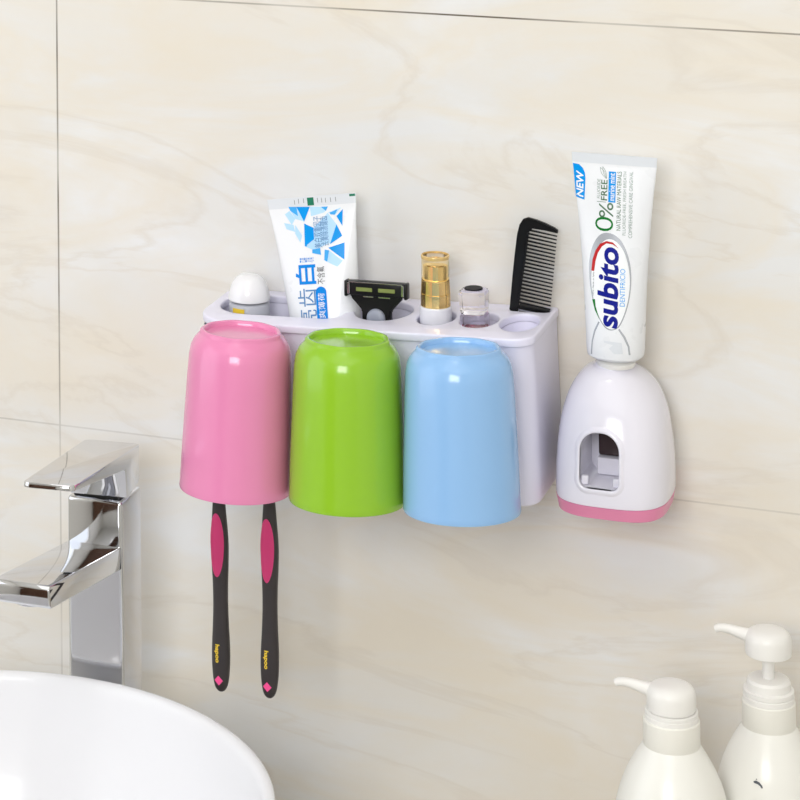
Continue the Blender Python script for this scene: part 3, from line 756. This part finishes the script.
# ================================================================== SOAP BOTTLES
def soap(x, y, label, raised, flip=0):
    t = thing('pump_bottle', label, 'bottle', (x,y,ZT), (0,0,flip), 'white pump bottles on the worktop')
    H = 164.5
    prof = smoothprof([(0,0),(28,0),(32.5,2),(34.5,8),(35,40),(35,90),(34.8,114),(33.4,127),(30.5,139),(26.5,149),(21.5,158),(17,165),(15,168),(0,168)], it=3)
    bm = lathe(BM(), prof, seg=80)
    bo = obj('bottle_body', bm, M['bottle'], t, angle=60)
    bm = lathe(BM(), [(15,H),(16.3,H),(16.7,H+.8),(16.6,H+15.4),(16.1,H+16),(0,H+16)], seg=64); obj('collar', bm, M['collar'], t)
    z0 = H+16
    if raised:
        bm = lathe(BM(), [(16,z0),(16,z0+3),(15.2,z0+3.6),(15.8,z0+4.2),(15.8,z0+6.6),(14.6,z0+7.2),(13.8,z0+7.2),(13.6,z0+11.5),(12.4,z0+13),(0,z0+13.6)], seg=56); obj('screw_neck', bm, M['pump'], t)
        bm = lathe(BM(), [(0,z0+13),(3.8,z0+13),(3.8,z0+30),(0,z0+30)], seg=32); obj('stem', bm, M['pump'], t)
        zh = z0+27.5
    else:
        bm = lathe(BM(), [(15.6,z0),(15.6,z0+2.6),(15.2,z0+3),(15.5,z0+3.3),(15.5,z0+5),(14,z0+5.4),(0,z0+5.4)], seg=56); obj('screw_neck', bm, M['pump'], t)
        zh = z0+5.6
    bm = lathe(BM(), smoothprof([(0,zh),(13.9,zh),(14.4,zh+.4),(14.5,zh+7),(14.2,zh+10.5),(12.4,zh+13.6),(8,zh+15.2),(0,zh+15.6)], it=2), seg=64)
    hd = obj('pump_head', bm, M['pump'], t, angle=60)
    bm = tube_path(BM(), [(-8,0,zh+9.6),(-14,0,zh+9.8),(-19,0,zh+10.8),(-24,0,zh+11.8),(-28,0,zh+12),(-31,0,zh+11.6),(-33,0,zh+10.6)], [4.4,3.9,3.3,2.8,2.6,2.5,2.2])
    obj('nozzle', bm, M['pump'], hd, angle=60)
    return t
soap(441.3, -117, 'front white pump bottle with its pump pushed down, left of the two', False)
t = soap(491.2, -70, 'rear white pump bottle with its pump raised, at the right edge', True); t.scale = (.95,.95,1)
# small dark mark printed on the rear bottle
bm = BM()
rr = lambda zz: 34.3
for pts in ([(-3.2,0),(-1.2,.9),(1.2,.1),(3.4,-2),(4,-3.6),(2.8,-3.9),(2.2,-2.8),(.4,-1.6),(-2.8,-1)], [(-1.6,1.6),(-1,2.4),(-.4,1.4)]):
    V = []
    for u, v in pts:
        a = -pi/2-.1+u/35; zz = 142+v*.75; R_ = 30.5-(zz-139)*.33
        V.append(bm.verts.new(((R_+.0)*math.cos(a), (R_+.0)*math.sin(a), zz)))
    bm.faces.new(V)
obj('printed_mark', bm, M['pdark'], t, smooth=False)

# ================================================================== LIGHT
def area(name, loc, target, sx, sy, power, color=(1,1,1)):
    l = bpy.data.lights.new(name, 'AREA'); l.shape = 'RECTANGLE'; l.size = sx*.001; l.size_y = sy*.001
    l.energy = power; l.color = color
    o = bpy.data.objects.new(name, l); COL.objects.link(o)
    p = Vector((loc[0], loc[1], loc[2]+ZO))*.001; q = Vector((target[0], target[1], target[2]+ZO))*.001
    o.location = p; o.rotation_euler = (q-p).to_track_quat('-Z','Y').to_euler()
    return o
area('daylight_and_added_fill', (XL-8,(WY0+WY1)/2,(WZ0+WZ1)/2), (0,(WY0+WY1)/2,(WZ0+WZ1)/2), WZ1-WZ0, WY1-WY0, 4.2, (.97,.985,1))
area('daylight_and_added_fill', (450,YB+60,800), (450,0,100), 850, 960, 28, (.98,.988,1))  # added frontal fill from behind the camera, not a known window
area('ceiling_panel_light', (450,-1300,ZC-15), (450,-1300,0), 1500, 1300, 5, (1,.99,.98))
# a small round ceiling lamp just in front of the wall
lt = thing('ceiling_spot_lamp', 'small round white ceiling lamp above the wall holder', 'lamp', (240,-620,ZC))
bm = lathe(BM(), [(70,0),(72,-2),(72,-10),(66,-12),(62,-12),(62,-4),(0,-4)], seg=48); obj('lamp_housing', bm, M['paint'], lt)
l = bpy.data.lights.new('spot_light', 'AREA'); l.shape = 'DISK'; l.size = .14; l.energy = 1.8; l.color = (1,.98,.95)
o = bpy.data.objects.new('spot_light', l); COL.objects.link(o); o.location = (.24,-.62,(ZC-13+ZO)*.001)
w = bpy.data.worlds.new('World'); S.world = w; w.use_nodes = True
w.node_tree.nodes['Background'].inputs[0].default_value = (.85,.92,1,1); w.node_tree.nodes['Background'].inputs[1].default_value = 1.0

# ================================================================== CAMERA
cam = bpy.data.cameras.new('camera'); co = bpy.data.objects.new('camera', cam); COL.objects.link(co); S.camera = co
a = math.radians(21.9037); rho = .008
r = Vector((math.cos(a), math.sin(a), 0)); dn = Vector((0,0,-1)); f = Vector((-math.sin(a), math.cos(a), 0))
r2 = r*math.cos(rho)+dn*math.sin(rho); d2 = dn*math.cos(rho)-r*math.sin(rho)
mx = Matrix((r2, -d2, -f)).transposed().to_4x4()
mx.translation = Vector((.72914829,-1.72625662,.59724466+ZO*.001))
co.matrix_world = mx
cam.sensor_width = 36; cam.lens = 121.5; cam.shift_x = .375; cam.shift_y = -1.045; cam.clip_start = .01
S.view_settings.view_transform = 'Standard'; S.view_settings.look = 'None'; S.view_settings.gamma = 1
S.view_settings.exposure = 0.12
